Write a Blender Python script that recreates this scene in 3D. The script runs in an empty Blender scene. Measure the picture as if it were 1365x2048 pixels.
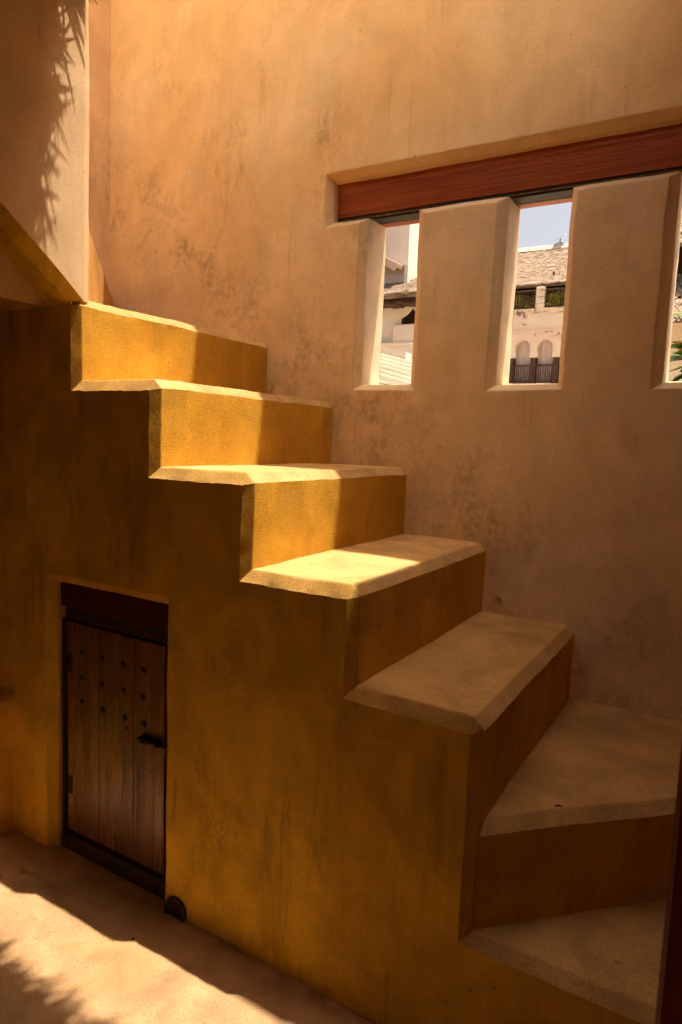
import bpy, math, random
from mathutils import Matrix, Vector, noise

random.seed(7)
sc = bpy.context.scene
col = sc.collection

# ------------------------------------------------------------------ camera
cam_d = bpy.data.cameras.new('camera')
cam = bpy.data.objects.new('camera', cam_d)
col.objects.link(cam)
sc.camera = cam
cam_d.sensor_fit = 'VERTICAL'
cam_d.sensor_height = 36.0
cam_d.lens = 36.0 * 1342.44 / 2048.0
cam_d.clip_start = 0.02
cam_d.clip_end = 2000
yaw, pitch, roll = -0.5301, -0.1057, 0.0391
fw = Vector((math.sin(yaw) * math.cos(pitch), math.cos(yaw) * math.cos(pitch), math.sin(pitch)))
rt = Vector((math.cos(yaw), -math.sin(yaw), 0))
up = rt.cross(fw)
r2 = rt * math.cos(roll) + up * math.sin(roll)
u2 = -rt * math.sin(roll) + up * math.cos(roll)
cam.matrix_world = Matrix(((r2.x, u2.x, -fw.x, 1.687), (r2.y, u2.y, -fw.y, -1.319), (r2.z, u2.z, -fw.z, 1.3), (0, 0, 0, 1)))
cam_d.dof.use_dof = True
cam_d.dof.focus_distance = 2.6
cam_d.dof.aperture_fstop = 5.6

# ------------------------------------------------------------------ sky and sun
SUN = Vector((0.222, 0.131, 1.0)).normalized()          # direction towards the sun
world = bpy.data.worlds.new('World')
sc.world = world
world.use_nodes = True
wn = world.node_tree
bg = wn.nodes['Background']
sky = wn.nodes.new('ShaderNodeTexSky')
sky.sky_type = 'NISHITA'
sky.sun_disc = False
sky.sun_elevation = math.asin(SUN.z)
sky.sun_rotation = math.atan2(SUN.x, SUN.y)
sky.air_density = 0.6
sky.dust_density = 5.0
sky.ozone_density = 1.0
tint = wn.nodes.new('ShaderNodeMix')                    # the photograph's warm white balance
tint.data_type = 'RGBA'
tint.blend_type = 'MULTIPLY'
tint.inputs[0].default_value = 1.0
tint.inputs[7].default_value = (1.19, 1.0, 0.76, 1)
wn.links.new(sky.outputs[0], tint.inputs[6])
wn.links.new(tint.outputs[2], bg.inputs[0])
bg.inputs[1].default_value = 0.080
sun_d = bpy.data.lights.new('sun', 'SUN')
sun_d.energy = 2.35
sun_d.angle = math.radians(0.53)
sun_d.color = (1.0, 0.90, 0.74)
sun = bpy.data.objects.new('sun', sun_d)
col.objects.link(sun)
sun.rotation_euler = SUN.to_track_quat('Z', 'Y').to_euler()
sun.location = (3, 3, 12)

sc.view_settings.view_transform = 'Standard'
sc.view_settings.look = 'None'
sc.view_settings.exposure = 2.0
sc.view_settings.gamma = 1.0
sc.render.engine = 'CYCLES'
cy = sc.cycles
cy.use_denoising = True
cy.max_bounces = 7
cy.diffuse_bounces = 6
cy.use_adaptive_sampling = True
cy.adaptive_threshold = 0.03
cy.adaptive_min_samples = 16
cy.glossy_bounces = 2
cy.transmission_bounces = 4
cy.caustics_reflective = False
cy.caustics_refractive = False
cy.sample_clamp_indirect = 6.0


# ------------------------------------------------------------------ materials
class NT:
    """tiny node helper"""
    def __init__(self, name):
        self.m = bpy.data.materials.new(name)
        self.m.use_nodes = True
        self.t = self.m.node_tree
        self.b = self.t.nodes['Principled BSDF']
        self.pos = self.t.nodes.new('ShaderNodeNewGeometry').outputs['Position']

    def put(self, sock, val):
        if hasattr(val, 'is_linked'):
            self.t.links.new(val, sock)
        elif isinstance(val, (tuple, list)) and len(val) == 3 and sock.type == 'RGBA':
            sock.default_value = (*val, 1)
        else:
            sock.default_value = val

    def scaled(self, s, offset=(0, 0, 0), src=None):
        n = self.t.nodes.new('ShaderNodeMapping')
        self.put(n.inputs[0], src or self.pos)
        n.inputs[1].default_value = offset
        n.inputs[3].default_value = s if isinstance(s, tuple) else (s, s, s)
        return n.outputs[0]

    def noise(self, s, detail=4, rough=0.55, offset=(0, 0, 0), dist=0.0, src=None):
        n = self.t.nodes.new('ShaderNodeTexNoise')
        self.put(n.inputs['Vector'], self.scaled(s, offset, src))
        n.inputs['Scale'].default_value = 1.0
        n.inputs['Detail'].default_value = detail
        n.inputs['Roughness'].default_value = rough
        n.inputs['Distortion'].default_value = dist
        return n.outputs[0]

    def ramp(self, f, lo, hi, a=0.0, b=1.0):
        n = self.t.nodes.new('ShaderNodeMapRange')
        n.interpolation_type = 'SMOOTHSTEP'
        self.put(n.inputs[0], f)
        n.inputs[1].default_value = lo
        n.inputs[2].default_value = hi
        n.inputs[3].default_value = a
        n.inputs[4].default_value = b
        return n.outputs[0]

    def math(self, op, a, b=0.0):
        n = self.t.nodes.new('ShaderNodeMath')
        n.operation = op
        self.put(n.inputs[0], a)
        self.put(n.inputs[1], b)
        return n.outputs[0]

    def mix(self, f, a, b, mode='MIX'):
        n = self.t.nodes.new('ShaderNodeMix')
        n.data_type = 'RGBA'
        n.blend_type = mode
        self.put(n.inputs[0], f)
        self.put(n.inputs[6], a)
        self.put(n.inputs[7], b)
        return n.outputs[2]

    def sep(self):
        n = self.t.nodes.new('ShaderNodeSeparateXYZ')
        self.put(n.inputs[0], self.pos)
        return n.outputs

    def bump(self, h, strength, dist=0.01, normal=None):
        n = self.t.nodes.new('ShaderNodeBump')
        n.inputs['Strength'].default_value = strength
        n.inputs['Distance'].default_value = dist
        self.put(n.inputs['Height'], h)
        if normal is not None:
            self.put(n.inputs['Normal'], normal)
        return n.outputs[0]

    def bevel(self, r):
        n = self.t.nodes.new('ShaderNodeBevel')
        n.samples = 4
        n.inputs[0].default_value = r
        return n.outputs[0]

    def done(self, colour, rough=0.9, normal=None, spec=0.3):
        self.put(self.b.inputs['Base Color'], colour)
        self.put(self.b.inputs['Roughness'], rough)
        self.put(self.b.inputs['Specular IOR Level'], spec)
        if normal is not None:
            self.put(self.b.inputs['Normal'], normal)
        return self.m


def plaster(name, c1, c2, stain, stain_amt=0.5, sand=0.35, streak=0.35, seed=0.0, bevel=0.006, grime=False, pale=None, rough=0.88, mottle=0.2, grain=0.10, drip=0.9):
    n = NT(name)
    o = (seed, seed * 1.7, seed * 0.6)
    c = n.mix(n.ramp(n.noise(1.5, 3, 0.6, o), 0.34, 0.68), c1, c2)
    if pale is not None:
        c = n.mix(n.math('MULTIPLY', n.ramp(n.noise(2.3, 4, 0.65, (o[0] + 9, 4, 2), 0.4), 0.48, 0.74), 0.7), c, pale)
    # trowel clouds, brushed vertical streaks, sand grain
    f = n.ramp(n.noise((6.5, 6.5, 5.0), 4, 0.62, (o[0] + 2, 7, 3), 0.5), 0.28, 0.72, 1 - mottle, 1 + mottle * 0.8)
    if streak:
        sk = n.math('MULTIPLY', n.ramp(n.noise((15, 15, 1.6), 4, 0.7, o, 0.3), 0.46, 0.76), n.ramp(n.noise((3.5, 3.5, 1.8), 3, 0.6, (o[0] + 6, 2, 9)), 0.40, 0.66))
        f = n.math('MULTIPLY', f, n.math('SUBTRACT', 1.0, n.math('MULTIPLY', sk, streak)))
    if grain:
        f = n.math('MULTIPLY', f, n.ramp(n.noise(270, 1, 0.5, o), 0.30, 0.70, 1 - grain, 1 + grain))
    c = n.mix(1.0, c, f, 'MULTIPLY')
    # soft damp marks broken up by finer grain
    coarse = n.ramp(n.noise((2.6, 2.6, 1.7), 3, 0.65, (o[0] + 3, 1, 5), 0.3), 0.52, 0.80)
    fine = n.ramp(n.noise((20, 20, 11), 6, 0.85, (o[0] + 7, 2, 1)), 0.44, 0.66)
    c = n.mix(n.math('MULTIPLY', n.math('MULTIPLY', coarse, fine), stain_amt), c, stain)
    # pits and specks
    sp = n.ramp(n.noise(75, 1, 0.5, (o[0] + 1, 6, 3)), 0.735, 0.79)
    c = n.mix(n.math('MULTIPLY', sp, 0.6), c, stain)
    # dark drips, thin and vertical
    if streak:
        dr = n.math('MULTIPLY', n.ramp(n.noise((30, 30, 2.0), 3, 0.6, (o[0] + 11, 3, 8)), 0.56, 0.76), n.ramp(n.noise(2.1, 2, 0.6, (o[0] + 5, 9, 1)), 0.44, 0.64))
        c = n.mix(n.math('MULTIPLY', dr, drip * stain_amt), c, stain)
    if grime:
        s = n.sep()
        # scuffs and dirt splashed up the wall just above the treads
        line = n.math('SUBTRACT', s[2], n.math('ADD', n.math('MULTIPLY', s[0], -0.752), 1.66))
        band = n.math('MULTIPLY', n.ramp(line, -0.30, 0.02), n.ramp(line, 0.05, 0.50, 1.0, 0.0))
        g = n.math('MULTIPLY', band, n.ramp(n.noise((7, 7, 5), 6, 0.72, (2, 3, 4), 0.5), 0.44, 0.66))
        g = n.math('MULTIPLY', g, n.ramp(n.noise(42, 4, 0.7, (5, 3, 4)), 0.33, 0.62))
        c = n.mix(n.math('MULTIPLY', g, 0.55), c, stain)
    h = n.noise(230, 2, 0.7, o)
    nb = n.bump(h, sand, 0.0025, n.bevel(bevel) if bevel else None)
    return n.done(c, rough, nb, 0.25)


def simple(name, c1, c2, scale=(6, 6, 6), rough=0.8, bump=0.2, bd=0.004, spec=0.3, lo=0.35, hi=0.65, bevel=0):
    n = NT(name)
    f = n.noise(scale, 5, 0.62)
    c = n.mix(n.ramp(f, lo, hi), c1, c2)
    nb = n.bump(f, bump, bd, n.bevel(bevel) if bevel else None)
    return n.done(c, rough, nb, spec)


M = {}
M['wall'] = plaster('wall_plaster', (0.85, 0.645, 0.375), (0.80, 0.560, 0.285), (0.29, 0.175, 0.07), 0.62, 0.16, 0.09, 0.0, 0.012, True, (0.86, 0.69, 0.45), mottle=0.085, grain=0.06, drip=0.35)
M['parapet'] = plaster('parapet_plaster', (0.76, 0.53, 0.31), (0.68, 0.45, 0.23), (0.22, 0.13, 0.05), 0.55, 0.2, 0.10, 3.0, 0.012, mottle=0.10, grain=0.08)
M['ochre'] = plaster('ochre_riser_plaster', (0.63, 0.335, 0.030), (0.54, 0.270, 0.020), (0.25, 0.115, 0.015), 0.45, 0.55, 0.08, 5.0, 0.012, mottle=0.16, grain=0.17)
M['tread'] = plaster('tread_cement', (0.57, 0.350, 0.138), (0.45, 0.258, 0.088), (0.20, 0.110, 0.038), 0.60, 0.40, 0.0, 8.0, 0.012, mottle=0.20, grain=0.16)
M['flank'] = plaster('flank_plaster', (0.82, 0.505, 0.046), (0.68, 0.385, 0.026), (0.20, 0.090, 0.010), 0.75, 0.16, 0.34, 12.0, 0.012, mottle=0.20, grain=0.07)
M['edge'] = plaster('worn_edge_plaster', (0.55, 0.305, 0.075), (0.44, 0.225, 0.050), (0.19, 0.095, 0.025), 0.55, 0.40, 0.0, 9.0, 0.012, mottle=0.20, grain=0.16)
M['jamb'] = plaster('jamb_cement', (0.66, 0.53, 0.38), (0.58, 0.45, 0.31), (0.25, 0.17, 0.10), 0.5, 0.2, 0.4, 41.0, 0.008, mottle=0.15)
M['floor'] = plaster('floor_cement', (0.45, 0.272, 0.136), (0.36, 0.207, 0.094), (0.16, 0.090, 0.03), 0.60, 0.45, 0.0, 17.0, 0, mottle=0.22, grain=0.12)
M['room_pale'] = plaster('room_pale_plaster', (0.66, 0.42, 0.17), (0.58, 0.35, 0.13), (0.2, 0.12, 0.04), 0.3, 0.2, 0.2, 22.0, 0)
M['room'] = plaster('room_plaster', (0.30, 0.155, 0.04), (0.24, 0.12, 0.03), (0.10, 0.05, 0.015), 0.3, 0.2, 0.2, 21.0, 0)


def wood(name, c1, c2, dark, axis='z', rough=0.5, bump=0.35, wear=None, spec=0.4, freq=60):
    n = NT(name)
    s = {'z': (freq, freq, freq * 0.035), 'x': (freq * 0.035, freq, freq), 'y': (freq, freq * .035, freq)}[axis]
    s2 = {'z': (9, 9, 1.0), 'x': (1.0, 9, 9), 'y': (9, 1, 9)}[axis]
    g = n.noise(s, 5, 0.65, (1, 2, 3), 0.25)
    b = n.noise(s2, 4, 0.6, (4, 2, 7), 0.6)
    c = n.mix(n.ramp(b, 0.36, 0.66), c1, c2)
    c = n.mix(n.math('MULTIPLY', n.ramp(g, 0.50, 0.66), 0.75), c, dark)
    if wear:
        w = n.math('MULTIPLY', n.ramp(n.noise((26, 26, 5) if axis == 'z' else (5, 26, 26), 5, 0.7, (8, 1, 2)), 0.55, 0.68), n.ramp(b, 0.42, 0.58))
        c = n.mix(n.math('MULTIPLY', w, 0.7), c, wear)
    if name == 'door_planks':                    # floor sheen painted as a paler colour low down, with some scuffing
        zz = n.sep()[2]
        low_sheen = n.math('MULTIPLY', n.math('MULTIPLY', n.ramp(zz, 0.42, 0.24), n.ramp(zz, 0.02, 0.12)), n.ramp(n.noise((34, 34, 3), 5, 0.75, (3, 3, 1)), 0.38, 0.62))
        c = n.mix(n.math('MULTIPLY', low_sheen, 0.55), c, (0.40, 0.20, 0.085))
    r = n.ramp(g, 0.3, 0.7, rough - 0.08, rough + 0.14)
    return n.done(c, r, n.bump(n.math('ADD', g, b), bump, 0.003, n.bevel(0.002)), spec)


M['beam'] = wood('red_beam_paint', (0.36, 0.078, 0.008), (0.29, 0.056, 0.006), (0.16, 0.026, 0.004), 'x', 0.36, 0.9, None, 0.3, 34)
M['beam_rear'] = wood('rear_beam_paint', (0.36, 0.085, 0.016), (0.28, 0.06, 0.012), (0.2, 0.04, 0.01), 'x', 0.5, 0.3, None, 0.4, 22)
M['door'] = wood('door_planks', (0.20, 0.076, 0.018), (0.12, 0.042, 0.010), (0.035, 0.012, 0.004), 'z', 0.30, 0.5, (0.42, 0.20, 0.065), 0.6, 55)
M['door_frame'] = wood('door_frame_wood', (0.05, 0.021, 0.010), (0.032, 0.014, 0.007), (0.012, 0.006, 0.004), 'z', 0.6, 0.4, None, 0.3, 50)
M['lintel_red'] = wood('door_lintel_paint', (0.070, 0.006, 0.004), (0.055, 0.005, 0.003), (0.04, 0.004, 0.003), 'x', 0.55, 0.25, None, 0.3, 20)
M['post'] = wood('red_post_paint', (0.17, 0.016, 0.007), (0.13, 0.012, 0.006), (0.08, 0.008, 0.004), 'z', 0.45, 0.3, None, 0.4, 24)
M['iron'] = simple('black_iron', (0.012, 0.008, 0.006), (0.030, 0.017, 0.010), (60, 60, 60), 0.55, 0.3, 0.001, 0.3)
M['strip'] = simple('dark_grey_strip', (0.014, 0.014, 0.013), (0.032, 0.029, 0.024), (5, 60, 60), 0.6, 0.2, 0.002)
M['bead'] = simple('tan_bead', (0.30, 0.17, 0.07), (0.12, 0.07, 0.03), (40, 60, 60), 0.8, 0.2, 0.002)
M['drain'] = simple('grey_drain_pipe', (0.055, 0.055, 0.045), (0.025, 0.022, 0.018), (40, 40, 40), 0.65, 0.2, 0.001)
M['twig'] = simple('dark_twig', (0.02, 0.014, 0.01), (0.05, 0.03, 0.02), (90, 90, 90))
M['straw'] = simple('thatch_straw', (0.30, 0.19, 0.09), (0.15, 0.09, 0.045), (30, 30, 30), 0.9, 0.2)
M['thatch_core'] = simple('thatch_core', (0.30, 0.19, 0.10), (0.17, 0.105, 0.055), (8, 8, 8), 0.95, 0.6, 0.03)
M['thatch_far'] = simple('sunbleached_thatch', (0.40, 0.30, 0.215), (0.20, 0.14, 0.095), (3, 5, 9), 0.95, 0.6, 0.05)
M['thatch_top'] = simple('bleached_thatch', (0.60, 0.46, 0.28), (0.48, 0.36, 0.21), (6, 6, 6), 0.95, 0.6, 0.03)  # bleached straw tone, raised to bounce more light onto the wall
M['white'] = simple('white_limewash', (0.84, 0.74, 0.62), (0.79, 0.67, 0.54), (0.8, 0.8, 0.8), 0.9, 0.2, 0.01)
M['far_pink'] = simple('pink_white_limewash', (0.72, 0.56, 0.44), (0.66, 0.49, 0.37), (0.5, 0.5, 0.5), 0.9, 0.2, 0.01)
M['far_wood'] = simple('dark_mangrove_wood', (0.085, 0.040, 0.024), (0.055, 0.026, 0.017), (4, 4, 4), 0.7, 0.1)
M['curtain'] = simple('white_curtain', (0.78, 0.70, 0.64), (0.68, 0.60, 0.54), (5, 5, 0.3), 0.9, 0.1)
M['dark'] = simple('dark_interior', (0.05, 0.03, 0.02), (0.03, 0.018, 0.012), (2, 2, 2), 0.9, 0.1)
M['tin'] = simple('cream_roof_sheet', (0.33, 0.295, 0.205), (0.27, 0.235, 0.16), (1.2, 3, 3), 0.55, 0.1, 0.004, 0.4)
M['ridge'] = simple('ridge_mortar', (0.62, 0.46, 0.36), (0.50, 0.37, 0.29), (2, 2, 2), 0.9, 0.3, 0.01)
M['dish'] = simple('white_dish', (0.80, 0.76, 0.72), (0.74, 0.70, 0.66), (2, 2, 2), 0.5, 0.05)
M['ground'] = simple('sandy_ground', (0.50, 0.40, 0.28), (0.40, 0.31, 0.21), (0.3, 0.3, 0.3), 0.95, 0.3, 0.03)
M['bark'] = simple('bark', (0.16, 0.10, 0.06), (0.09, 0.055, 0.035), (20, 20, 5), 0.9, 0.5, 0.006)
M['slab'] = plaster('slab_plaster', (0.58, 0.36, 0.14), (0.5, 0.3, 0.1), (0.2, 0.11, 0.04), 0.4, 0.3, 0.2, 31.0, 0)


def leaf_mat(name, green, edge):
    n = NT(name)
    oi = n.t.nodes.new('ShaderNodeTexCoord')
    sp = n.t.nodes.new('ShaderNodeSeparateXYZ')
    n.t.links.new(oi.outputs['Generated'], sp.inputs[0])
    e = n.math('ABSOLUTE', n.math('SUBTRACT', sp.outputs[1], 0.5))
    e = n.math('ADD', e, n.math('MULTIPLY', n.math('SUBTRACT', n.noise(30, 3), 0.5), 0.5))
    c = n.mix(n.ramp(e, 0.24, 0.32), green, edge)
    n.b.inputs['Transmission Weight'].default_value = 0.0
    n.b.inputs['Subsurface Weight'].default_value = 0.0
    return n.done(c, 0.35, None, 0.5)


M['leaf'] = leaf_mat('variegated_leaf', (0.07, 0.16, 0.028), (0.50, 0.47, 0.08))
M['leaf2'] = leaf_mat('green_leaf', (0.05, 0.12, 0.03), (0.12, 0.22, 0.045))
M['shrub_far'] = simple('yellow_green_leaves', (0.55, 0.48, 0.03), (0.22, 0.28, 0.03), (6, 6, 6), 0.7, 0.0)

# stained facade: damp marks under the coping
_n = NT('stained_facade')
_c = _n.mix(_n.ramp(_n.noise(0.5, 4), 0.35, 0.65), (0.76, 0.63, 0.51), (0.70, 0.55, 0.43))
_s = _n.sep()
_k = _n.math('MULTIPLY', _n.ramp(_n.noise((2.6, 2.6, 3.2), 5, 0.68, (3, 1, 2), 0.6), 0.575, 0.62), _n.ramp(_n.noise(0.9, 2, 0.5, (1, 5, 2)), 0.40, 0.58))
_k = _n.math('MULTIPLY', _k, _n.ramp(_s[2], 6.9, 7.6))
_c = _n.mix(_n.math('MULTIPLY', _k, 0.85), _c, (0.12, 0.085, 0.065))
_h = _n.math('MULTIPLY', _n.ramp(_n.noise((1.2, 1.2, 9), 4, 0.7), 0.55, 0.62), _n.ramp(_s[2], 8.35, 8.6))
_c = _n.mix(_n.math('MULTIPLY', _h, 0.7), _c, (0.14, 0.10, 0.08))
M['facade'] = _n.done(_c, 0.9)


# ------------------------------------------------------------------ geometry helpers
def wobble(p, a=0.0035):
    if 0.03 < p.y < W and -0.1 < p.x < 1.3:     # worn nosings
        for k in range(1, 6):
            if (abs(p.x - X[k]) < 0.003 and abs(p.z - Z[k] + C) < 0.003) or (abs(p.x - X[k] + C) < 0.003 and abs(p.z - Z[k]) < 0.003):
                t = 0.45 * noise.noise(p * 13.0) + 0.6 * noise.noise(p * 47.0)
                p = p + Vector((-0.0030, 0, -0.0026)) * t
                break
    if abs(p.y) < 0.005 and -0.2 < p.x < 1.3:   # ragged arrises along the stair's side
        q = None
        for k in range(1, 6):
            if abs(p.z - (Z[k] - CZ)) < 0.004 and X[k] - 0.36 < p.x < X[k]:
                q = Vector((0, -0.0028, 0.0030))
            if abs(p.x - (X[k] - C)) < 0.004 and Z[k] - 0.3 < p.z < Z[k]:
                q = Vector((0.0022, -0.0012, 0))
        if q is not None:
            p = p + q * (noise.noise(p * 41.0) + 0.7 * noise.noise(p * 90.0))
    v = noise.noise_vector(p * 3.1) * a + noise.noise_vector(p * 9.0 + Vector((2, 8, 3))) * (a * 0.5) + noise.noise_vector(p * 23.0 + Vector((5, 1, 9))) * (a * 0.22)
    return p + v


class MB:
    def __init__(self):
        self.v, self.f, self.mi = [], [], []

    def quad(self, a, b, c, d, res=0.03, mi=0, n=None):
        a, b, c, d = Vector(a), Vector(b), Vector(c), Vector(d)
        nu = max(1, int(math.ceil(max((b - a).length, (c - d).length) / res)))
        nv = max(1, int(math.ceil(max((d - a).length, (c - b).length) / res)))
        if n:
            nu, nv = n
        o = len(self.v)
        for j in range(nv + 1):
            t = j / nv
            l, r = a.lerp(d, t), b.lerp(c, t)
            for i in range(nu + 1):
                self.v.append(l.lerp(r, i / nu))
        for j in range(nv):
            for i in range(nu):
                k = o + j * (nu + 1) + i
                self.f.append((k, k + 1, k + nu + 2, k + nu + 1))
                self.mi.append(mi)

    def tri(self, a, b, c, mi=0):
        o = len(self.v)
        self.v += [Vector(a), Vector(b), Vector(c)]
        self.f.append((o, o + 1, o + 2))
        self.mi.append(mi)

    def poly(self, pts, mi=0):
        o = len(self.v)
        self.v += [Vector(q) for q in pts]
        self.f.append(tuple(range(o, o + len(pts))))
        self.mi.append(mi)

    def sheet(self, us, vs, inside, to3, res=0.03, mi=0, flip=False):
        """conforming grid on break lines us, vs; cells kept where inside(u, v)"""
        def refine(a):
            a = sorted(set(a))
            out = []
            for p, q in zip(a, a[1:]):
                k = max(1, int(math.ceil((q - p) / res)))
                out += [p + (q - p) * i / k for i in range(k)]
            return out + [a[-1]]
        U, V = refine(us), refine(vs)
        idx = {}
        def vid(i, j):
            if (i, j) not in idx:
                idx[(i, j)] = len(self.v)
                self.v.append(Vector(to3(U[i], V[j])))
            return idx[(i, j)]
        for i in range(len(U) - 1):
            for j in range(len(V) - 1):
                if inside((U[i] + U[i + 1]) / 2, (V[j] + V[j + 1]) / 2):
                    q = (vid(i, j), vid(i + 1, j), vid(i + 1, j + 1), vid(i, j + 1))
                    self.f.append(q[::-1] if flip else q)
                    self.mi.append(mi)

    def box(self, x0, x1, y0, y1, z0, z1, mi=0, res=9, M4=None):
        P = [Vector(q) for q in ((x0, y0, z0), (x1, y0, z0), (x1, y1, z0), (x0, y1, z0), (x0, y0, z1), (x1, y0, z1), (x1, y1, z1), (x0, y1, z1))]
        if M4 is not None:
            P = [M4 @ q for q in P]
        for q in ((0, 1, 5, 4), (1, 2, 6, 5), (2, 3, 7, 6), (3, 0, 4, 7), (4, 5, 6, 7), (3, 2, 1, 0)):
            self.quad(*[P[k] for k in q], res=res, mi=mi)
        return self

    def bevel_box(self, x0, x1, y0, y1, z0, z1, b=0.004, mi=0, M4=None):
        """box with chamfered edges"""
        import itertools
        o = len(self.v)
        ids = {}
        for sx, sy, sz in itertools.product((0, 1), repeat=3):
            for ax in range(3):
                p = [(x0 + b, x1 - b)[sx], (y0 + b, y1 - b)[sy], (z0 + b, z1 - b)[sz]]
                p[ax] = ((x0, x1), (y0, y1), (z0, z1))[ax][(sx, sy, sz)[ax]]
                q = Vector(p)
                ids[(sx, sy, sz, ax)] = len(self.v)
                self.v.append(M4 @ q if M4 is not None else q)
        def add(*k):
            self.f.append(tuple(ids[q] for q in k))
            self.mi.append(mi)
        for ax in range(3):
            o1, o2 = [(1, 2), (2, 0), (0, 1)][ax]
            for s in (0, 1):
                cyc = [(0, 0), (1, 0), (1, 1), (0, 1)]
                if s == 0:
                    cyc = cyc[::-1]
                ks = []
                for a, c in cyc:
                    t = [0, 0, 0]
                    t[ax], t[o1], t[o2] = s, a, c
                    ks.append((*t, ax))
                add(*ks)
            for a in (0, 1):
                for c in (0, 1):
                    def K(e, axx):
                        t = [0, 0, 0]
                        t[ax], t[o1], t[o2] = e, a, c
                        return (*t, axx)
                    q = [K(0, o1), K(1, o1), K(1, o2), K(0, o2)]
                    if (a + c) % 2 == 1:
                        q = q[::-1]
                    add(*q)
        for s in itertools.product((0, 1), repeat=3):
            q = [(*s, 0), (*s, 1), (*s, 2)]
            if sum(s) % 2 == 0:
                q = q[::-1]
            add(*q)
        return self

    def tube(self, a, b, r0, r1=None, seg=12, caps=True, mi=0):
        a, b = Vector(a), Vector(b)
        r1 = r0 if r1 is None else r1
        d = (b - a).normalized()
        s = d.orthogonal().normalized()
        t = d.cross(s)
        o = len(self.v)
        for k in range(seg):
            an = 2 * math.pi * k / seg
            e = s * math.cos(an) + t * math.sin(an)
            self.v += [a + e * r0, b + e * r1]
        for k in range(seg):
            i, j = o + 2 * k, o + 2 * ((k + 1) % seg)
            self.f.append((i, j, j + 1, i + 1))
            self.mi.append(mi)
        if caps:
            self.f.append(tuple(o + 2 * k for k in range(seg))[::-1])
            self.f.append(tuple(o + 2 * k + 1 for k in range(seg)))
            self.mi += [mi, mi]
        return self

    def build(self, name, mats, parent=None, wob=0.0, smooth=False, flat_angle=None):
        me = bpy.data.meshes.new(name)
        vs = [wobble(p, wob) for p in self.v] if wob else self.v
        me.from_pydata([tuple(p) for p in vs], [], self.f)
        for m in (mats if isinstance(mats, (list, tuple)) else [mats]):
            me.materials.append(m)
        me.polygons.foreach_set('material_index', self.mi)
        if smooth:
            me.polygons.foreach_set('use_smooth', [True] * len(me.polygons))
        me.update()
        ob = bpy.data.objects.new(name, me)
        col.objects.link(ob)
        if parent is not None:
            ob.parent = parent
            ob.matrix_parent_inverse = Matrix.Translation(-parent.location) if parent.parent is None else Matrix()
        return ob


def tag(o, label=None, cat=None, group=None, kind=None):
    if label:
        o['label'] = label
    if cat:
        o['category'] = cat
    if group:
        o['group'] = group
    if kind:
        o['kind'] = kind
    return o


def empty(name, loc, label, cat, group=None):
    o = bpy.data.objects.new(name, None)
    o.empty_display_size = 0.1
    o.location = loc
    col.objects.link(o)
    return tag(o, label, cat, group)


def share(src, name, parent, mat4):
    o = bpy.data.objects.new(name, src.data)
    col.objects.link(o)
    o.parent = parent
    o.matrix_parent_inverse = Matrix.Translation(-parent.location) if parent.parent is None else Matrix()
    o.matrix_basis = mat4
    return o


# ------------------------------------------------------------------ dimensions (metres)
W = 0.92                                   # width of the stair: flank at y = 0, wall at y = W
C = 0.025                                  # chamfer of nosings and newel edges
CY, CZ = 0.019, 0.032                      # side chamfer of the treads: steeper
X = [None, 0.0, 0.321, 0.649, 0.964, 1.276]  # riser planes
Z = [1.930, 1.688, 1.449, 1.211, 0.968, 0.729, 0.489, 0.248]
XE = -0.935                                # end wall
XR = 2.20                                  # right hand wall


def fz(x):
    return -0.060 - 0.008 * x              # the floor falls slightly to the right


# ------------------------------------------------------------------ floor and outside ground
b = MB()
b.sheet([-2.3, -0.6, 1.6, 2.7], [-4.7, -1.0, 0.1], lambda u, v: True, lambda u, v: (u, v, fz(u)), 0.05)
tag(b.build('floor', M['floor'], None, 0.0018, True), kind='structure')
b = MB()
b.sheet([-300, -40, 40, 300], [1.2, 60, 600], lambda u, v: True, lambda u, v: (u, v, -3.2), 60)
tag(b.build('ground', M['ground']), kind='structure')

# ------------------------------------------------------------------ staircase
stair = empty('staircase', (0.6, 0.45, -0.06), 'ochre plastered masonry staircase with chamfered steps climbing to the left', 'staircase')
R = 0.0125
WJ = W - 0.0045                              # the steps stop just short of the wall: an open joint
for i in range(1, 6):
    x, z, zn = X[i], Z[i], Z[i + 1]
    xl = X[i - 1] if i > 1 else -0.94        # where the tread runs back to
    body, tread = MB(), MB()
    if i > 1:
        tread.quad((xl - C, 0, z - CZ), (x - C, 0, z - CZ), (x - C, CY, z), (xl, CY, z), R, 1)
    if i == 5:
        zl = Z[7]
        body.quad((x, CY, zl - 0.05), (x, WJ, Z[6] - 0.05), (x, WJ, z - C), (x, CY, z - C), R)
        body.quad((x - C, 0, zl - C), (x, CY, zl - 0.05), (x, CY, z - C), (x - C, 0, z - CZ), R)
    else:
        body.quad((x, CY, zn), (x, WJ, zn), (x, WJ, z - C), (x, CY, z - C), R)
        body.quad((x - C, 0, zn - CZ), (x, CY, zn), (x, CY, z - C), (x - C, 0, z - CZ), R)
    tread.tri((x - C, 0, z - CZ), (x, CY, z - C), (x - C, CY, z), 1)
    st = body.build('step', M['ochre'], stair, 0.0035, True)
    tread.quad((x, CY, z - C), (x, WJ, z - C), (x - C, WJ, z), (x - C, CY, z), R)
    if i == 1:
        tread.quad((xl, 0.0, z), (x - C, 0.0, z), (x - C, WJ, z), (xl, WJ, z), R)
    else:
        tread.quad((xl, CY, z), (x - C, CY, z), (x - C, WJ, z), (xl, WJ, z), R)
    tread.build('tread', [M['tread'], M['edge']], st, 0.0035, True)

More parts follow.
